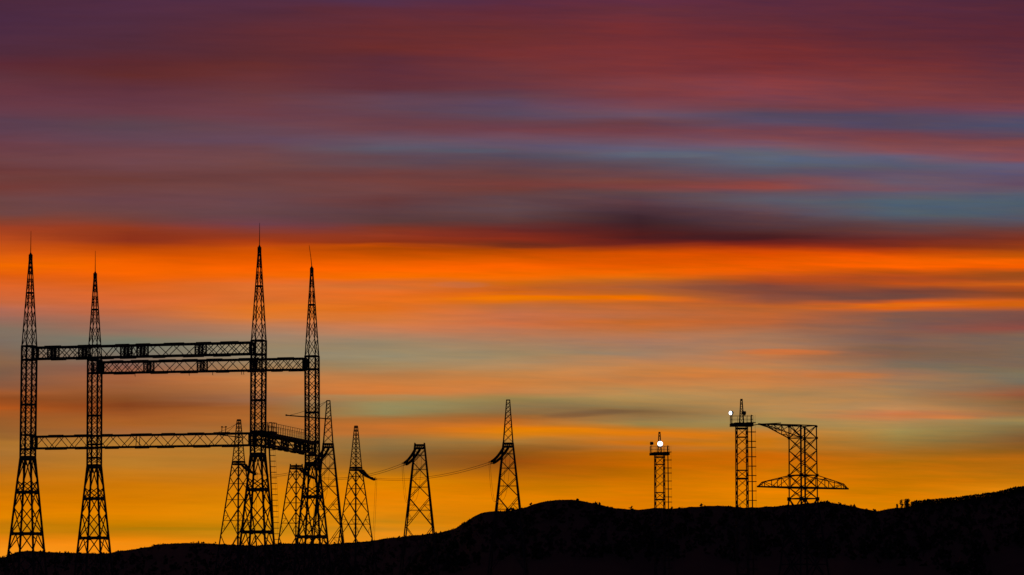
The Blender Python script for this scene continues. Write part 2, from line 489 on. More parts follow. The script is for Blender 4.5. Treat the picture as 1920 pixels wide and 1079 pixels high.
RIGHT = [(1400, 1155), (1560, 990), (1610, 966), (1645, 960.5), (1662, 957.5), (1680, 955), (1697, 954), (1703, 952.5), (1708, 951), (1742, 947), (1780, 944.5),
         (1820, 939), (1860, 934), (1900, 925), (1920, 923), (2050, 901), (2250, 880), (2600, 940), (3000, 1060)]
hill('hill', LEFT, 5200.0, -900, 1290)
hill('hill', MIDDLE, 3600.0, 705, 1940)
hill('hill', RIGHT, 4600.0, 1410, 3000, wood=(1704, 10.5))
forest.build('forest', M['leaf'], kind='stuff', label='dark scrubby woodland along the crests of the hills', category='woodland')

def tree(px, pytop, pybot, dist, wpx, label, dens=1.0):
    az = (px - 960) / FPX
    s = dist / FPX
    z0 = (1155 - pybot) * s + CAMZ - 2.0
    h = (pybot - pytop) * s + 2.0
    root = empty('tree', (math.sin(az) * dist, math.cos(az) * dist, z0), 0, label, 'tree', 'trees standing out on the right hillside')
    t = MB()
    t.tube([(0, 0, 0), (0.1, 0, h * 0.3), (0.0, 0.1, h * 0.62), (0.1, 0, h * 0.85)], [0.28, 0.22, 0.13, 0.05], 7)
    for k in range(6):
        a = k * 1.1
        zz = h * (0.3 + 0.08 * k)
        t.tube([(0, 0, zz), (math.cos(a) * wpx * s * 0.3, math.sin(a) * wpx * s * 0.3, zz + h * 0.15)], [0.1, 0.04], 5)
    t.build('trunk', M['bark'], root)
    c = MB()
    for k in range(int(12 * dens)):
        a = random.uniform(0, 6.28)
        zz = h * (0.12 + 0.76 * (k + random.random()) / int(12 * dens))
        rr = wpx * s * 0.32 * random.random()
        clump(Vector((math.cos(a) * rr, math.sin(a) * rr, zz - h * 0.08)), wpx * s * 0.3, h * 0.2, 34, 0.45, c)
    c.build('crown', M['leaf'], root)
tree(1636, 957, 962, 4500, 7, 'low round bush in the dip where the two right hills meet')
tree(1677.5, 947.5, 954.5, 4560, 5, 'smallest of the trees before the wooded right hill, leftmost of that trio')
tree(1686, 939, 955, 4570, 9.5, 'thin see-through tree between the small bush and the dense tree', 0.9)
tree(1696.5, 938, 955, 4575, 12.5, 'dense upright tree beside the edge of the wood on the right hill', 3.5)

# ------------------------------------------------------------------ lattice work
def quad_at(a, b, z):
    return [Vector((-a, -b, z)), Vector((a, -b, z)), Vector((a, b, z)), Vector((-a, b, z))]
def xface(mb, lo, hi, w, faces=(0, 1, 2, 3), mid=False, mw=None):
    for k in faces:
        l = (k + 1) % 4
        mb.bar(lo[k], hi[l], w)
        mb.bar(lo[l], hi[k], w)
        if mid:
            wl, wh = (lo[l] - lo[k]).length, (hi[l] - hi[k]).length
            t = wl / (wl + wh)
            mb.bar(lo[k].lerp(hi[k], t), lo[l].lerp(hi[l], t), mw or w)
def ringbar(mb, q, w, h=None):
    for k in range(4):
        mb.bar(q[k], q[(k + 1) % 4], w, h)

# ---- the four tall gantry towers
GP = [locate(57.5, 478, 47.0), locate(178.5, 513, 47.0), locate(486.5, 464, 47.0), locate(584.5, 503, 47.0)]
d13 = (GP[2] - GP[0]).normalized()
GROT = math.atan2(d13.y, d13.x)
WAIST = 21.5
def gab(z):
    if z <= WAIST:
        t = (WAIST - z) / WAIST
        return 0.70 + 1.79 * t, 0.70 + 1.79 * t
    if z <= 35.55:
        t = (z - WAIST) / (35.55 - WAIST)
        return 0.70, 0.70
    t = (z - 35.55) / (47 - 35.55)
    return 0.70 * (1 - t) + 0.10 * t, 0.70 * (1 - t) + 0.10 * t
def gq(z):
    return quad_at(*gab(z), z)

def gantry_tower(i, label):
    root = empty('gantry_tower', GP[i], GROT, label, 'lattice tower', 'four tall spired towers of the gantry')
    if i in (1, 3):                     # the rear pair stands a little out of plumb
        sh = 0.34 if i == 1 else 0.42
        root.location.x += sh
        root.rotation_euler = (Matrix.Rotation(-math.atan(sh / 47), 3, 'Y') @ Matrix.Rotation(GROT, 3, 'Z')).to_euler()
    for k in range(4):
        b = MB()
        pts = [gq(z)[k] for z in (0, WAIST, 35.55, 47.0)]
        b.bar(pts[0], pts[1], 0.21)
        b.bar(pts[1], pts[2], 0.19)
        b.bar(pts[2], pts[3], 0.1)
        b.build('leg', M['steel'], root)
        f = MB()
        f.box((pts[0].x, pts[0].y, 0.3), 0.9, 0.9, 0.6)
        f.build('footing', M['concrete'], root)
    b = MB()
    # flared base: inverted V from the middle of each horizontal to the legs, an X below it
    for top, node, bot in ((WAIST, 18.7, 17.3), (17.3, 15.35, 12.15), (12.15, 10.1, 6.2), (6.2, 4.2, 0.3)):
        qt, qn, qb = gq(top), gq(node), gq(bot)
        for k in range(4):
            l = (k + 1) % 4
            mid = (qt[k] + qt[l]) / 2
            b.bar(mid, qn[k], 0.105)
            b.bar(mid, qn[l], 0.105)
            b.bar(qn[k], qb[l], 0.105)
            b.bar(qn[l], qb[k], 0.105)
    # shaft
    lv = [21.9, 22.66, 24.4, 25.67, 26.93, 28.2, 29.6, 31.0, 32.4, 33.8, 35.5]
    for a, c in zip(lv, lv[1:]):
        xface(b, gq(a), gq(c), 0.07)
    lv = [35.55, 37.75, 40.0, 42.2, 44.2, 45.7, 46.6]
    for n_, (a, c) in enumerate(zip(lv, lv[1:])):
        xface(b, gq(a), gq(c), 0.06 if n_ < 3 else 0.045)
    b.build('bracing', M['steel'], root)
    for z, h, w in ((6.2, .3, .18), (12.15, 0.33, 0.18), (17.3, 0.33, 0.18), (22.66, 0.2, 0.16), (24.4, 0.2, 0.16), (28.2, 0.22, 0.14), (33.8, 0.22, 0.16), (35.5, 0.2, 0.16), (42.2, 0.22, 0.1)):
        b = MB()
        q = gq(z)
        ringbar(b, q, w, h)
        if z < 20:
            for k in range(4):                      # gusset plates at the corners and mid points
                l = (k + 1) % 4
                d = (q[l] - q[k]).normalized()
                b.bar(q[k] + d * 0.1, q[k] + d * 0.4, 0.05, 0.5)
                b.bar(q[l] - d * 0.1, q[l] - d * 0.4, 0.05, 0.5)
                mdl = (q[k] + q[l]) / 2
                b.bar(mdl - d * 0.3, mdl + d * 0.25, 0.05, 0.4)
        b.build('collar', M['steel'], root)
    b = MB()
    q0, q1 = gq(WAIST - 0.3), gq(WAIST + 0.35)
    for k in range(4):
        l = (k + 1) % 4
        d = (q1[l] - q1[k])
        b.bar((q0[k] + q1[k]) / 2, (q0[l] + q1[l]) / 2, 0.14, 0.55)
        b.bar(q1[k] - Vector((0, 0, .75)) + d * 0.02, q1[k] - Vector((0, 0, .75)) + d * 0.16, 0.06, 0.8)
        b.bar(q1[l] - Vector((0, 0, .75)) - d * 0.02, q1[l] - Vector((0, 0, .75)) - d * 0.16, 0.06, 0.8)
    b.build('waist_plate', M['steel'], root)
    b = MB()
    b.box((0, 0, 46.7), 0.38, 0.38, 0.64)
    b.tube([(0, 0, 47.0), (0, 0, 47.3)], [0.2, 0.05], 8)
    b.build('spire_cap', M['steel'], root)
    b = MB()
    lean = -0.35 if i == 3 else 0.0
    b.tube([(0, 0, 47.3), (lean * 0.4, 0, 48.6), (lean, 0, 50.0)], [0.055, 0.04, 0.025], 6)
    b.build('lightning_rod', M['dark_steel'], root)
    return root
G = [gantry_tower(0, 'leftmost spired lattice tower of the gantry'),
     gantry_tower(1, 'second spired tower from the left, carrying the left end of the rear top beam'),
     gantry_tower(2, 'tallest spired tower, with a caged ladder down its right side'),
     gantry_tower(3, 'rightmost spired gantry tower, whose lightning rod leans to the left')]

# ---- beams between the towers
def truss_beam(name, A, B, zlo, zhi, hw, cells, label, cat, group, frames=(), chord=0.22, lace=0.08, frame_style=(0.46, 3, 0.15)):
    mid = (A + B) / 2
    d = (B - A)
    Lh = d.length / 2
    rz = math.atan2(d.y, d.x)
    root = empty(name, (mid.x, mid.y, zlo), rz, label, cat, group)
    H = zhi - zlo
    e = Lh - 0.84
    for sy in (-1, 1):
        for z in (0, H):
            b = MB()
            b.bar((-e, sy * hw, z), (e, sy * hw, z), chord, chord)
            # splice plates make the chord's outline step
            x = -e + random.uniform(1, 3)
            while x < e - 2:
                w = random.uniform(1.2, 3.0)
                zz = z + (0.07 if z > 0 else -0.07)
                b.bar((x, sy * hw, zz), (x + w, sy * hw, zz), chord * 0.9, chord)
                x += w + random.uniform(0.8, 2.6)
            b.build('chord', M['steel'], root)
    b = MB()
    for t0, t1, kind in cells:
        x0, x1 = -Lh + 2 * Lh * t0, -Lh + 2 * Lh * t1
        if kind == 'x':
            n = max(1, round((x1 - x0) / 1.35))
            for s in range(n):
                p, q = x0 + (x1 - x0) * s / n, x0 + (x1 - x0) * (s + 1) / n
                for sy in (-1, 1):
                    b.bar((p, sy * hw, 0), (q, sy * hw, H), lace)
                    b.bar((q, sy * hw, 0), (p, sy * hw, H), lace)
        elif kind == 'z':
            n = max(1, round((x1 - x0) / 1.45))
            for s in range(n):
                p, q = x0 + (x1 - x0) * s / n, x0 + (x1 - x0) * (s + 1) / n
                for sy in (-1, 1):
                    up = (s + (sy > 0)) % 2
                    b.bar((p, sy * hw, H if up else 0), (q, sy * hw, 0 if up else H), lace)
        elif kind == 's':
            for sy in (-1, 1):
                b.bar((x0, sy * hw, H), (x1, sy * hw, 0), 0.1)
        n = max(1, round((x1 - x0) / 1.5))
        for s in range(n):
            p, q = x0 + (x1 - x0) * s / n, x0 + (x1 - x0) * (s + 1) / n
            for z in (0, H):
                b.bar((p, -hw, z), (q, hw, z), lace * 0.8)
    b.build('bracing', M['steel'], root)
    for t in frames:
        x = -Lh + 2 * Lh * t
        b = MB()
        sp, posts, pw = frame_style
        xs = [x + sp * (k - (posts - 1) / 2) for k in range(posts)]
        for xx in xs:
            for sy in (-1, 1):
                b.bar((xx, sy * hw, 0), (xx, sy * hw, H), pw, pw)
        for xx in (xs[0], xs[-1]):
            b.bar((xx, -hw, H / 2), (xx, hw, H / 2), 0.09)
        for xa, xb in zip(xs, xs[1:]):
            for sy in (-1, 1):
                for k in range(2):
                    z0, z1 = H * k / 2, H * (k + 1) / 2
                    b.bar((xa, sy * hw, z0), (xb, sy * hw, z1), 0.08)
                    b.bar((xb, sy * hw, z0), (xa, sy * hw, z1), 0.08)
                b.bar((xa, sy * hw, H / 2), (xb, sy * hw, H / 2), 0.08)
        b.build('cross_frame', M['steel'], root)
    b = MB()
    for sx in (-1, 1):
        for sy in (-1, 1):
            b.bar((sx * e, sy * hw, 0), (sx * e, sy * hw, H), 0.3, 0.22)
        b.bar((sx * e, -hw, H / 2), (sx * e, hw, H / 2), 0.12)
    b.build('end_frame', M['steel'], root)
    return root, Lh, H, hw

def tt(i, j, px):
    return (px - GPX[i]) / (GPX[j] - GPX[i])
GPX = [55, 178, 485, 585]
f = lambda px: tt(0, 2, px)
B1 = truss_beam('gantry_beam', GP[0], GP[2], 33.88, 35.28, 0.68,
     [(f(72), f(93), 'x'), (f(112), f(152), 'x'), (f(174), f(229), 'z'), (f(247), f(259), 'x'), (f(279), f(367), 'z'), (f(387), f(471), 'x')],
     'upper of the two high truss beams, level with the spire feet, from the leftmost to the tallest tower', 'truss beam', 'truss beams of the gantry',
     frames=(f(101), f(160), f(239), f(269.5), f(378)))
f = lambda px: tt(1, 3, px)
B2 = truss_beam('gantry_beam', GP[1], GP[3], 33.78, 35.2, 0.68,
     [(f(193), f(270), 'x'), (f(290), f(371), 'z'), (f(391), f(470), 'z'), (f(497), f(570), 'x')],
     'lower and farther of the two high truss beams, running behind the tallest tower to the rightmost one', 'truss beam', 'truss beams of the gantry',
     frames=(f(187), f(282), f(382.5), f(481)))
f = lambda px: tt(0, 2, px)
B3 = truss_beam('gantry_beam', GP[0], GP[2], 22.72, 24.17, 0.68,
     [(f(72), f(166), 'z'), (f(166), f(470), 'z')],
     'long lower truss beam at half height with plain zigzag lacing', 'truss beam', 'truss beams of the gantry', chord=0.21, lace=0.07)
for px in (264, 268):
    pass
b = MB()                                        # pair of upright posts on the lower beam
x0 = -B3[1] + 2 * B3[1] * f(418)
for dx, dz in ((0, 0.85), (0.5, 0.85)):
    b.tube([(x0 + dx, 0, B3[2]), (x0 + dx + 0.05, 0, B3[2] + dz)], 0.05, 6)
    b.box((x0 + dx + 0.05, 0, B3[2] + dz), 0.2, 0.16, 0.14)
b.bar((x0, 0, B3[2] + 0.8), (x0 + 0.5, 0, B3[2] + 0.8), 0.05)
b.build('bracket', M['dark_steel'], B3[0])
b = MB()
for px in (263, 269):
    x0 = -B3[1] + 2 * B3[1] * f(px)
    b.bar((x0, -0.68, 0.1), (x0 + 0.1, -0.68, B3[2] - 0.1), 0.07)
b.build('stiffener', M['steel'], B3[0])
for px in (256, 358, 402, 456, 460):            # hooks under the rear beam
    b = MB()
    x0 = -B2[1] + 2 * B2[1] * tt(1, 3, px)
    b.tube([(x0, 0, -0.05), (x0, 0, -0.45), (x0 + 0.06, 0, -0.52)], 0.04, 5)
    b.bar((x0 - 0.2, 0, -0.1), (x0 + 0.2, 0, -0.1), 0.07)
    b.build('hook', M['dark_steel'], B2[0])

# crosswise beam with a walkway between the right pair of towers
B4 = truss_beam('walkway_beam', GP[2], GP[3], 22.85, 24.12, 0.74,
     [(0.17, 0.32, 's'), (0.42, 0.57, 's'), (0.67, 0.82, 's')],
     'descending heavy beam with a railed walkway between the two right towers', 'truss beam', 'truss beams of the gantry',
     frames=(0.12, 0.37, 0.62, 0.87), chord=0.22, lace=0.07, frame_style=(2.4, 2, 0.17))
Lh, H, hw = B4[1], B4[2], B4[3]
b = MB()
b.bar((-Lh + 0.95, 0, H + 0.19), (Lh + 1.0, 0, H + 0.19), 1.8, 0.08)
b.bar((-Lh + 0.95, -hw - 0.12, H + 0.12), (Lh + 1.0, -hw - 0.12, H + 0.12), 0.06, 0.28)
b.build('walkway_deck', M['dark_steel'], B4[0])
b = MB()
for sy in (-1, 1):
    n = 22
    for k in range(n + 1):
        x = -Lh + 1.6 + (2 * Lh - 0.9) * k / n
        b.bar((x, sy * 0.95, H + 0.23), (x, sy * 0.95, H + 1.42), 0.045)
    b.bar((-Lh + 1.6, sy * 0.95, H + 1.45), (Lh + 0.7, sy * 0.95, H + 1.45), 0.045)
    b.bar((-Lh + 1.6, sy * 0.95, H + 0.85), (Lh + 0.7, sy * 0.95, H + 0.85), 0.018)
b.build('railing', M['dark_steel'], B4[0])

# ---- caged ladder parts
def caged_ladder(parent, p0, p1, out, spacing=0.7, w=0.45, reach=0.75, rail=0.05, hoop=0.045, bracket=0.0, irregular=False):
    """rails and rungs with safety hoops on the side 'out' (unit vector, horizontal); hoops are a sub-part"""
    p0, p1, out = Vector(p0), Vector(p1), Vector(out).normalized()
    side = Vector((-out.y, out.x, 0))
    L = (p1 - p0).length
    b = MB()
    for s in (-1, 1):
        b.bar(p0 + side * (w / 2 * s), p1 + side * (w / 2 * s), rail)
    n = int(L / 0.35)
    for k in range(1, n):
        c = p0.lerp(p1, k / n)
        b.bar(c - side * w / 2, c + side * w / 2, 0.03)
    lad = b.build('ladder', M['dark_steel'], parent)
    b = MB()
    z, k = 2.4, 0
    while z < L - 0.1:
        c = p0.lerp(p1, z / L)
        pts = [c - side * w / 2]
        for a in range(9):
            t = math.pi * a / 8
            pts.append(c + out * (reach * 0.35 + reach * 0.65 * math.sin(t)) - side * (0.36 * math.cos(t)))
        pts.append(c + side * w / 2)
        b.poly(pts, hoop)
        if bracket:
            for s in (-1, 1):
                b.bar(c + side * w / 2 * s, c + side * w / 2 * s - out * bracket, hoop)
        k += 1
        z += spacing * (0.64 if (irregular and k % 4 == 0) else 1.0)
    for t in (-0.3, 0.3):
        b.bar(p0.lerp(p1, 2.4 / L) + out * reach * 0.9 + side * t, p1 + out * reach * 0.9 + side * t, 0.012)
    b.build('cage', M['dark_steel'], lad)
    return lad
b = MB()                                        # landing beside the tallest tower
b.box((1.4, 0.35, 24.2), 1.2, 2.0, 0.36)
b.build('landing', M['dark_steel'], G[2])
b = MB()
for x, y in ((0.85, -0.6), (1.4, -0.6), (1.95, -0.6), (1.95, 0.3), (1.95, 1.2), (0.85, 1.2), (1.4, 1.2)):
    b.bar((x, y, 24.3), (x, y, 25.45), 0.06)
for z in (24.9, 25.45):
    b.poly([(0.85, -0.6, z), (1.95, -0.6, z), (1.95, 1.2, z), (0.85, 1.2, z)], 0.04)
b.build('landing_rail', M['dark_steel'], G[2])
caged_ladder(G[2], (2.95, -0.4, 0), (1.5, -0.4, 24.2), (1, 0, 0), 0.68, 0.3, 0.75, rail=0.08, hoop=0.055)

# ---- dead-end pylons
def pq(z):
    if z <= 28:
        h = 0.72 + 0.106 * (28 - z)
    else:
        h = 0.72 - (z - 28) / 6.6 * 0.49
    return quad_at(h, h, z)
def pylon(loc, rz, spire, label, top=34.5, st=1.35, shrink=0.85, lw=0.2):
    root = empty('dead_end_pylon', loc, rz, label, 'pylon', 'six slender pyramid pylons behind the gantry')
    for k in range(4):
        b = MB()
        b.bar(pq(0)[k], pq(28)[k], lw)
        if spire:
            b.bar(pq(28)[k], pq(top)[k], 0.12)
        else:
            b.bar(pq(28)[k], pq(28)[k] + Vector((0, 0, 0.25)), 0.17)
        b.build('leg', M['steel'], root)
        b = MB()
        b.box((pq(0)[k].x, pq(0)[k].y, 0.3), 0.8, 0.8, 0.6)
        b.build('footing', M['concrete'], root)
    b = MB()
    lv = [0, 8.6, 15.5, 19.9, 22.8, 25.3, 27.2]
    for n_, (a, c) in enumerate(zip(lv, lv[1:])):
        xface(b, pq(a), pq(c), 0.09, mid=True, mw=0.06)
        if c - a > 4:                                  # small stiffening struts in the tall panels
            ql, qh = pq(a), pq(c)
            for k in range(4):
                l = (k + 1) % 4
                for s, e in ((k, l), (l, k)):
                    for t in (0.25, 0.75):
                        leg = ql[s].lerp(qh[s], t)
                        dg = ql[s].lerp(qh[e], t) if t < 0.5 else ql[e].lerp(qh[s], t)
                        b.bar(leg, dg, 0.045)
                        leg2 = ql[s].lerp(qh[s], 0.5 if t < 0.5 else 0.5)
                        b.bar(leg2, dg, 0.04)
    b.build('bracing', M['steel'], root)
    if spire:
        b = MB()
        lv = [28.1]
        while lv[-1] < top - 0.3:
            lv.append(min(top, lv[-1] + st))
            st *= shrink
        for a, c in zip(lv, lv[1:]):
            xface(b, pq(a), pq(c), 0.06)
        b.build('spire_bracing', M['steel'], root)
    for z in (27.42, 27.92):
        b = MB()
        q = pq(z)
        ringbar(b, q, 0.2, 0.24)
        b.bar((q[0] + q[1]) / 2, (q[2] + q[3]) / 2, 0.15)
        b.bar((q[1] + q[2]) / 2, (q[3] + q[0]) / 2, 0.15)
        b.build('cross_head', M['steel'], root)
    b = MB()
    for k in range(4):
        q, r_ = pq(27.45), pq(27.9)
        l = (k + 1) % 4
        for t in (0.2, 0.4, 0.6, 0.8):
            b.bar(q[k].lerp(q[l], t - 0.1), r_[k].lerp(r_[l], t), 0.06)
            b.bar(r_[k].lerp(r_[l], t), q[k].lerp(q[l], t + 0.1), 0.06)
    b.build('head_lacing', M['steel'], root)
    if spire:
        b = MB()
        ringbar(b, pq(top), 0.12, 0.14)
        b.build('top_ring', M['steel'], root)
    return root

PZ = 28.0
A953 = locate(952.8, 831, PZ)
A787 = locate(787.0, 834, PZ)
A615 = locate(615.3, 832, PZ)
C667 = locate(667.3, 876, PZ)
C553 = locate(555.5, 873, PZ)
C447 = locate(447.3, 865, PZ)
R1, R2 = R(-3.4), R(45 + 3.7)
P953 = pylon(A953, R1, True, 'spired pylon standing alone at the foot of the middle hill, rightmost of the six')
P787 = pylon(A787, R(-1.8), False, 'flat-topped pylon halfway between the gantry and the hill')
P615 = pylon(A615, R(-0.4), True, 'spired pylon just right of the rightmost gantry tower, with a horizontal boom')
P667 = pylon(C667, R2, True, 'corner-on spired pylon without a boom, clear of the gantry on its right', 35.2, 0.98, 0.95, 0.15)
P553 = pylon(C553, R2, False, 'flat-topped corner-on pylon partly hidden by the rightmost gantry tower', lw=0.16)
P447 = pylon(C447, R2, True, 'corner-on spired pylon behind the long lower beam, leftmost of the six', 35.0, 0.98, 0.95, 0.16)

def boom(root, rz, z, length, rise):
    d = Vector((-math.cos(-rz), -math.sin(-rz), 0))
    b = MB()
    a = Vector((0, 0, z)) - d * 0.5
    e = Vector((0, 0, z + rise)) + d * length
    b.bar(a, e, 0.14, 0.16)
    b.bar(e - d * 0.25, e, 0.2, 0.24)
    b.build('boom', M['steel'], root)
    b = MB()
    for sy, fr in ((-0.15, 0.93), (0.15, 0.62)):
        p = Vector((0, sy, 34.4)) + d * 0.3
        q = a.lerp(e, fr)
        pts = [p.lerp(q, t / 8) - Vector((0, 0, math.sin(math.pi * t / 8) * 0.25)) for t in range(9)]
        b.tube(pts, 0.03, 5)
    b.build('stay_wire', M['cable'], root)
boom(P615, R(-0.4), 31.7, 6.5, 0.6)
boom(P447, R2, 32.0, 5.0, 0.65)

# ---- insulator strings, conductors and jumpers
def curve(p, q, drop_at):
    n = 36
    pts = []
    for k in range(n + 1):
        t = k / n
        pts.append(Vector((p.x + (q.x - p.x) * t, p.y + (q.y - p.y) * t, p.z + (q.z - p.z) * (1 - (1 - t) ** drop_at))))
    return pts
def insulator(root_pt, end_pt, label, group):
    root = empty('insulator_string', root_pt, 0, label, 'insulator', group)
    pts = curve(Vector((0, 0, 0)), end_pt - root_pt, 1.9)
    b = MB()
    use = pts[2:-6]
    fine, rad = [], []
    for a, c in zip(use, use[1:]):
        fine += [a, a.lerp(c, 0.45), a.lerp(c, 0.5), a.lerp(c, 0.95)]
        rad += [0.22, 0.20, 0.12, 0.12]
    b.tube(fine, rad, 8)
    b.build('insulator_discs', M['glass_disc'], root)
    b = MB()
    b.tube([pts[0], pts[1], pts[2]], 0.05, 5)
    b.build('shackle', M['dark_steel'], root)
    b = MB()
    b.tube([pts[-7], pts[-4], pts[-1]], 0.06, 6)
    b.tube([pts[-4], pts[-4] + (pts[-1] - pts[-4]) * 0.5 + Vector((0, 0, 0.18)), pts[-1] + (pts[-1] - pts[-4]) * 0.1 + Vector((0, 0, 0.12))], 0.03, 5)
    b.build('clamp', M['dark_steel'], root)
    return root

def span(A, Cc, names):
    d = (Cc - A)
    d.z = 0
    d.normalize()
    sd_ = Vector((-d.y, d.x, 0))
    for s, nm in ((-1, 'near'), (1, 'far')):
        off = sd_ * (0.12 * s)
        dz = 0.12 * s
        a0 = A + Vector((0, 0, 27.5)) + d * 0.8 + off * 3.2
        a1 = A + Vector((0, 0, 25.35 + dz)) + d * 9.2 + off
        c0 = Cc + Vector((0.6, 0, 27.5)) - d * 0.8 + off * 3.2
        c1 = Cc + Vector((0.8, 0, 25.5 + dz)) - d * 10.2 + off
        insulator(a0, a1, names['a'], names['ga'])
        insulator(c0, c1, names['c'], names['gc'])
        mid = []
        for k in range(25):
            t = k / 24
            p = a1.lerp(c1, t)
            p.z -= 0.95 * 4 * t * (1 - t)
            mid.append(p)
        b = MB()
        b.tube([p - a1 for p in mid], 0.029, 6)
        o = b.build('conductor', M['cable'])
        o.location = a1
        o['label'], o['category'], o['group'] = names['w'], 'power line', names['gw']
        # jumper loops: hang from the clamp, down towards equipment at the foot
        for start, foot, bend, lab, gr in ((a1, A + off * 3, 1, names['ja'], names['gja']), (c1, Cc - d * 9.4 + off * 1.6, 0, names['jc'], names['gjc'])):
            pts = []
            for k in range(21):
                t = k / 20
                if bend:
                    h = start.lerp(Vector((foot.x, foot.y, 0)), t)
                    z = start.z * (1 - t) + 26.6 * t - 6.6 * (1 - (2 * t - 1) ** 4)
                    pts.append(Vector((h.x, h.y, z)))
                else:
                    h = start.lerp(Vector((foot.x, foot.y, 0)), t)
                    pts.append(Vector((h.x, h.y, start.z * (1 - t) + 1.0 * t)))
            b = MB()
            b.tube([p - start for p in pts], 0.02, 5)
            o = b.build('jumper_wire', M['cable'])
            o.location = start
            o['label'], o['category'], o['group'] = lab, 'wire', gr

span(A953, C667, dict(a='one of the pair of insulators hanging left of the solitary spired pylon', ga='insulator pair on the solitary pylon',
     c='one of the insulator pair curving right from the corner-on spired pylon clear of the gantry', gc='insulator pair on the clear corner-on pylon',
     w='one of the twin conductors from the solitary pylon, passing behind the flat-topped one', gw='twin conductors of the right phase',
     ja='one of two slack wires looping down left of the solitary spired pylon', gja='jumpers of the solitary pylon',
     jc='one of two thin wires falling straight down right of the boomless corner-on spired pylon', gjc='jumpers of the clear corner-on pylon'))
span(A787, C553, dict(a='one of two insulators hanging left of the flat-topped pylon between gantry and hill', ga='insulator pair on the free flat-topped pylon',
     c='one of the insulator pair of the flat-topped corner-on pylon, behind the rightmost gantry tower', gc='insulator pair on the hidden flat-topped pylon',
     w='one of the twin conductors between the two flat-topped pylons', gw='twin conductors of the middle phase',
     ja='one of two slack wires looping down left of the free-standing flat-topped pylon', gja='jumpers of the free flat-topped pylon',
     jc='one of two thin wires falling behind the legs of the rightmost gantry tower', gjc='jumpers of the hidden flat-topped pylon'))
span(A615, C447, dict(a='one of two insulators between the rightmost gantry tower and the pylon with the boom', ga='insulator pair on the boom pylon',
     c='one of the insulator pair between the leftmost pylon and the tallest gantry tower', gc='insulator pair on the leftmost pylon',
     w='one of the twin conductors seen between the tallest and the rightmost gantry towers', gw='twin conductors of the left phase',
     ja='one of two slack wires inside the legs of the pylon just right of the gantry', gja='jumpers of the boom pylon',
     jc='one of two thin wires falling behind the legs of the tallest gantry tower', gjc='jumpers of the leftmost pylon'))

# ------------------------------------------------------------------ floodlight masts
def floodlight(parent, pos, aim, lit, r=0.34, label=None):
    """round bowl floodlight: housing with a lens sub-part, on a yoke"""
    pos, aim = Vector(pos), Vector(aim).normalized()
    b = MB()
    prof = [(-0.42, 0.10), (-0.36, 0.2), (-0.2, 0.3), (0.0, r), (0.1, r + 0.03)]
    b.tube([pos + aim * t for t, _ in prof], [q for _, q in prof], 14)
    h = b.build('floodlight', M['housing'], parent)
    if label:
        h['label'] = label
    b = MB()
    b.tube([pos + aim * 0.085, pos + aim * 0.13, pos + aim * 0.17], [r + 0.045, r + 0.045, r * 0.85], 16)
    b.build('lens', M['lamp_lit'] if lit else M['lamp_off'], h)
    side = aim.cross(Vector((0, 0, 1))).normalized()
    b = MB()
    for s in (-1, 1):
        b.poly([pos + side * s * (r + 0.05) - aim * 0.02, pos + side * s * (r + 0.05) - Vector((0, 0, r + 0.05)), pos - Vector((0, 0, r + 0.12))], 0.05)
    b.build('yoke', M['dark_steel'], h)

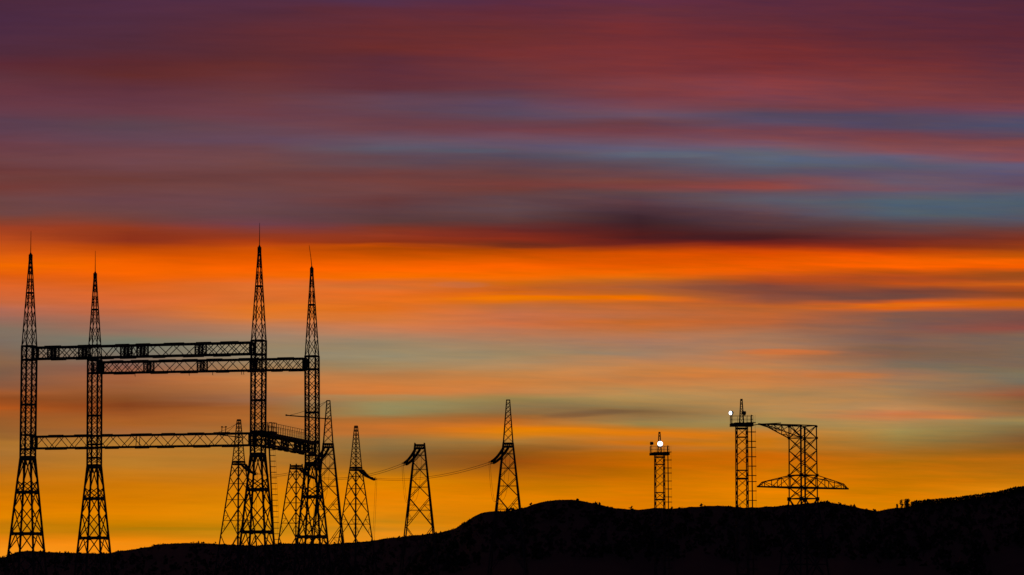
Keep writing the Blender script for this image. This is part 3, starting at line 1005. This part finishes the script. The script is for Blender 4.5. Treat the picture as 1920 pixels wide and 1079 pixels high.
def mast(loc, rz, litmode, label):
    root = empty('floodlight_mast', loc, rz, label, 'floodlight mast', 'floodlight masts on the hill')
    TZ = 29.3
    hq = lambda z: quad_at(0.83 - 0.07 * z / TZ, 0.83 - 0.07 * z / TZ, z)
    for k in range(4):
        b = MB()
        b.bar(hq(0)[k], hq(TZ)[k], 0.15)
        b.build('leg', M['steel'], root)
    b = MB()
    lv = [29.05, 27.75, 26.4, 25.05, 23.7]
    z = 22.9
    xs = list(zip(lv[1:], lv))
    def mx(a, c):                       # crossed lacing on three sides, single diagonals on the far one
        xface(b, hq(a), hq(c), 0.06, faces=(0, 1, 3))
        b.bar(hq(a)[3], hq(c)[2], 0.06)
    for a, c in xs:
        mx(a, c)
    q0, q1 = hq(21.75), hq(22.95)
    for k in range(4):
        b.bar(q1[k], q0[(k + 1) % 4], 0.09)
    z = 21.75
    while z > 1.2:
        mx(z - 1.38, z)
        z -= 1.38
        if abs((21.75 - z) % 6.9) < 0.05:
            ringbar(b, hq(z), 0.09)
    b.build('bracing', M['steel'], root)
    for z, h in ((29.0, 0.22), (27.75, 0.12), (22.95, 0.12), (21.75, 0.22), (14.8, 0.22), (7.9, 0.22)):
        b = MB()
        ringbar(b, hq(z), 0.13, h)
        b.build('collar', M['steel'], root)
    b = MB()
    b.box((0, 0, 29.52), 3.15, 2.6, 0.42)
    b.box((0.1, 0, 29.78), 2.4, 2.0, 0.1)
    b.build('platform', M['dark_steel'], root)
    b = MB()
    X, Y = 1.5, 1.22
    for x, y in ((-X, -Y), (-X, Y), (X, -Y), (X, Y), (-0.4, -Y), (-0.4, Y), (0.7, -Y), (0.85, Y), (-X, 0), (X, 0.4)):
        b.bar((x, y, 29.7), (x, y, 30.85), 0.045)
    for z in (30.3, 30.83):
        for p, q in (((-X, -Y), (X, -Y)), ((X, -Y), (X, Y)), ((X, Y), (-X, Y)), ((-X, Y), (-X, -Y))):
            b.bar((p[0], p[1], z), (q[0], q[1], z), 0.04)
    b.build('railing', M['dark_steel'], root)
    b = MB()
    s0, s1 = quad_at(0.30, 0.30, 29.73), quad_at(0.12, 0.12, 33.05)
    for k in range(4):
        b.bar(s0[k], s1[k], 0.1)
    for a, c in ((0, 0.28), (0.28, 0.52), (0.52, 0.74), (0.74, 1)):
        qa = [s0[k].lerp(s1[k], a) for k in range(4)]
        qc = [s0[k].lerp(s1[k], c) for k in range(4)]
        for k in range(4):
            b.bar(qa[k], qc[(k + 1) % 4], 0.045)
        ringbar(b, qc, 0.06)
    b.box((0, 0, 33.15), 0.32, 0.32, 0.32)
    b.build('spire', M['steel'], root)
    b = MB()
    b.tube([(-1.66, -1.0, 29.3), (-1.66, -1.0, 30.85)], 0.08, 7)
    b.build('lamp_post', M['dark_steel'], root)
    caged_ladder(root, (1.6, 0, 0), (1.43, 0, 31.0), (1, 0, 0), 1.36, 0.35, 0.6, rail=0.11, hoop=0.1, bracket=0.7, irregular=True)
    if litmode == 'side':
        floodlight(root, (-1.68, -1.0, 31.2), (-0.75, -0.65, -0.12), True, 0.23, 'lit white floodlight')
        floodlight(root, (0.42, 0.1, 31.25), (0.95, 0.35, -0.12), False, 0.27, 'unlit floodlight')
    else:
        floodlight(root, (0.0, -0.62, 31.25), (0.0, -1, -0.03), True, 0.40, 'lit white floodlight')
        floodlight(root, (-1.6, -1.0, 31.3), (-0.93, 0.3, 0.05), False, 0.25, 'unlit floodlight')
    b = MB()
    b.box((0, 0, 0.3), 2.8, 2.8, 0.6)
    b.build('footing', M['concrete'], root)
    return root
mast(locate(1390.5, 797.5, 29.5), R(8 - 4), 'side', 'taller floodlight mast with its lit lamp on the left corner of the platform')
mast(locate(1236.7, 852, 29.5), R(6), 'front', 'lower floodlight mast with a bright lamp in front of its spire')

# ------------------------------------------------------------------ crossarm pylon on the right
def crossarm_pylon():
    loc = locate(1505, 798, 31.65)
    rz = R(37) - math.atan2(loc.x, loc.y)
    root = empty('crossarm_pylon', loc, rz, 'broad lattice pylon with one arm at the top left and a wide crossarm low down', 'pylon')
    hh = 1.52
    def q(z):
        h = hh + 0.004 * (31.65 - z) if z >= 20.2 else hh + 0.045 + 0.10 * (20.2 - z)
        return quad_at(h, h, z)
    for k in range(4):
        b = MB()
        b.bar(q(0)[k], q(20.2)[k], 0.19)
        b.bar(q(20.2)[k], q(31.65)[k], 0.14 if k in (1, 3) else 0.21)
        b.build('leg', M['steel'], root)
        b = MB()
        b.box((q(0)[k].x, q(0)[k].y, 0.3), 1.0, 1.0, 0.6)
        b.build('footing', M['concrete'], root)
    b = MB()
    lv = [31.6, 29.66, 27.7, 25.8, 23.84, 21.9, 20.2]
    for a, c in zip(lv[1:], lv):
        xface(b, q(a), q(c), 0.095)
    lv = [20.2, 16.6, 12.4, 7.0, 0.4]
    for a, c in zip(lv[1:], lv):
        xface(b, q(a), q(c), 0.14, mid=True)
    b.build('bracing', M['steel'], root)
    for z, w in ((31.6, 0.15), (29.66, 0.1), (23.84, 0.15), (21.9, 0.24), (20.2, 0.18)):
        b = MB()
        ringbar(b, q(z), w)
        b.build('collar', M['steel'], root)
    b = MB()
    for z, r_ in ((31.45, 0.25), (29.66, 0.32), (23.84, 0.36), (21.9, 0.36), (20.15, 0.5)):
        for c in q(z):
            b.box((c.x, c.y, z), r_ * 1.2, 0.24, r_ * 1.1)
            b.box((c.x, c.y, z), 0.24, r_ * 1.2, r_ * 1.1)
    b.build('gusset_plate', M['steel'], root)
    def arm(sx, zb, zt, Lx, stations, name, endz, flat_top):
        """tapered truss arm along local x; tip at x = sx * Lx"""
        b = MB()
        x0 = hh + 0.04
        def pt(t, y, top):
            x = x0 + (Lx - x0) * t
            w = (hh + 0.02) * (1 - t) + 0.12 * t
            if flat_top:
                z = zt if top else zb + (zt - 0.05 - zb) * min(1, t / 0.86)
            else:
                k = 0.88
                z = (zt + (zb + endz - zt) * min(1, t / k)) if top else zb
                if top and t > k:
                    z = zb + endz * (1 - (t - k) / (1 - k))
            return Vector((sx * x, y * w, z))
        cw = 0.17
        ts = [0] + stations + [1.0]
        for y in (-1, 1):
            for a, c in zip(ts, ts[1:]):
                b.bar(pt(a, y, False), pt(c, y, False), cw * (1.3 if not flat_top else 0.8))
                b.bar(pt(a, y, True), pt(c, y, True), 0.11 if not flat_top else 0.15)
            for i_, t in enumerate(stations):
                b.bar(pt(t, y, False), pt(t, y, True), 0.09)
            for i_, (a, c) in enumerate(zip(ts, ts[1:])):
                if (pt(c, y, True) - pt(c, y, False)).length < 0.12 and (i_ % 2 == 0):
                    continue
                if i_ % 2 == 0:
                    b.bar(pt(a, y, False), pt(c, y, True), 0.085)
                else:
                    b.bar(pt(a, y, True), pt(c, y, False), 0.085)
        for i_, (a, c) in enumerate(zip(ts, ts[1:])):
            for top in (False, True):
                s = 1 if i_ % 2 else -1
                b.bar(pt(a, s, top), pt(c, -s, top), 0.075)
            b.bar(pt(c, -1, False), pt(c, 1, False), 0.08)
        b.box(pt(1.0, 0, False) + Vector((0, 0, 0.02)), 0.3, 0.3, 0.26)
        return b
    arm(-1, 21.9, 23.84, 8.7, [0.25, 0.56, 0.86], 'crossarm', 0.72, False).build('crossarm', M['steel'], root)
    arm(1, 21.9, 23.84, 8.7, [0.25, 0.56, 0.86], 'crossarm', 0.72, False).build('crossarm', M['steel'], root)
    b = arm(-1, 29.66, 31.62, 8.4, [0.24, 0.46, 0.7], 'crossarm', 0.0, True)
    b.bar((-8.4, 0, 31.58), (-9.5, 0, 31.4), 0.13)
    b.bar((-8.0, -0.1, 31.62), (-4.9, -0.9, 31.82), 0.14)
    b.build('crossarm', M['steel'], root)
    return root
crossarm_pylon()
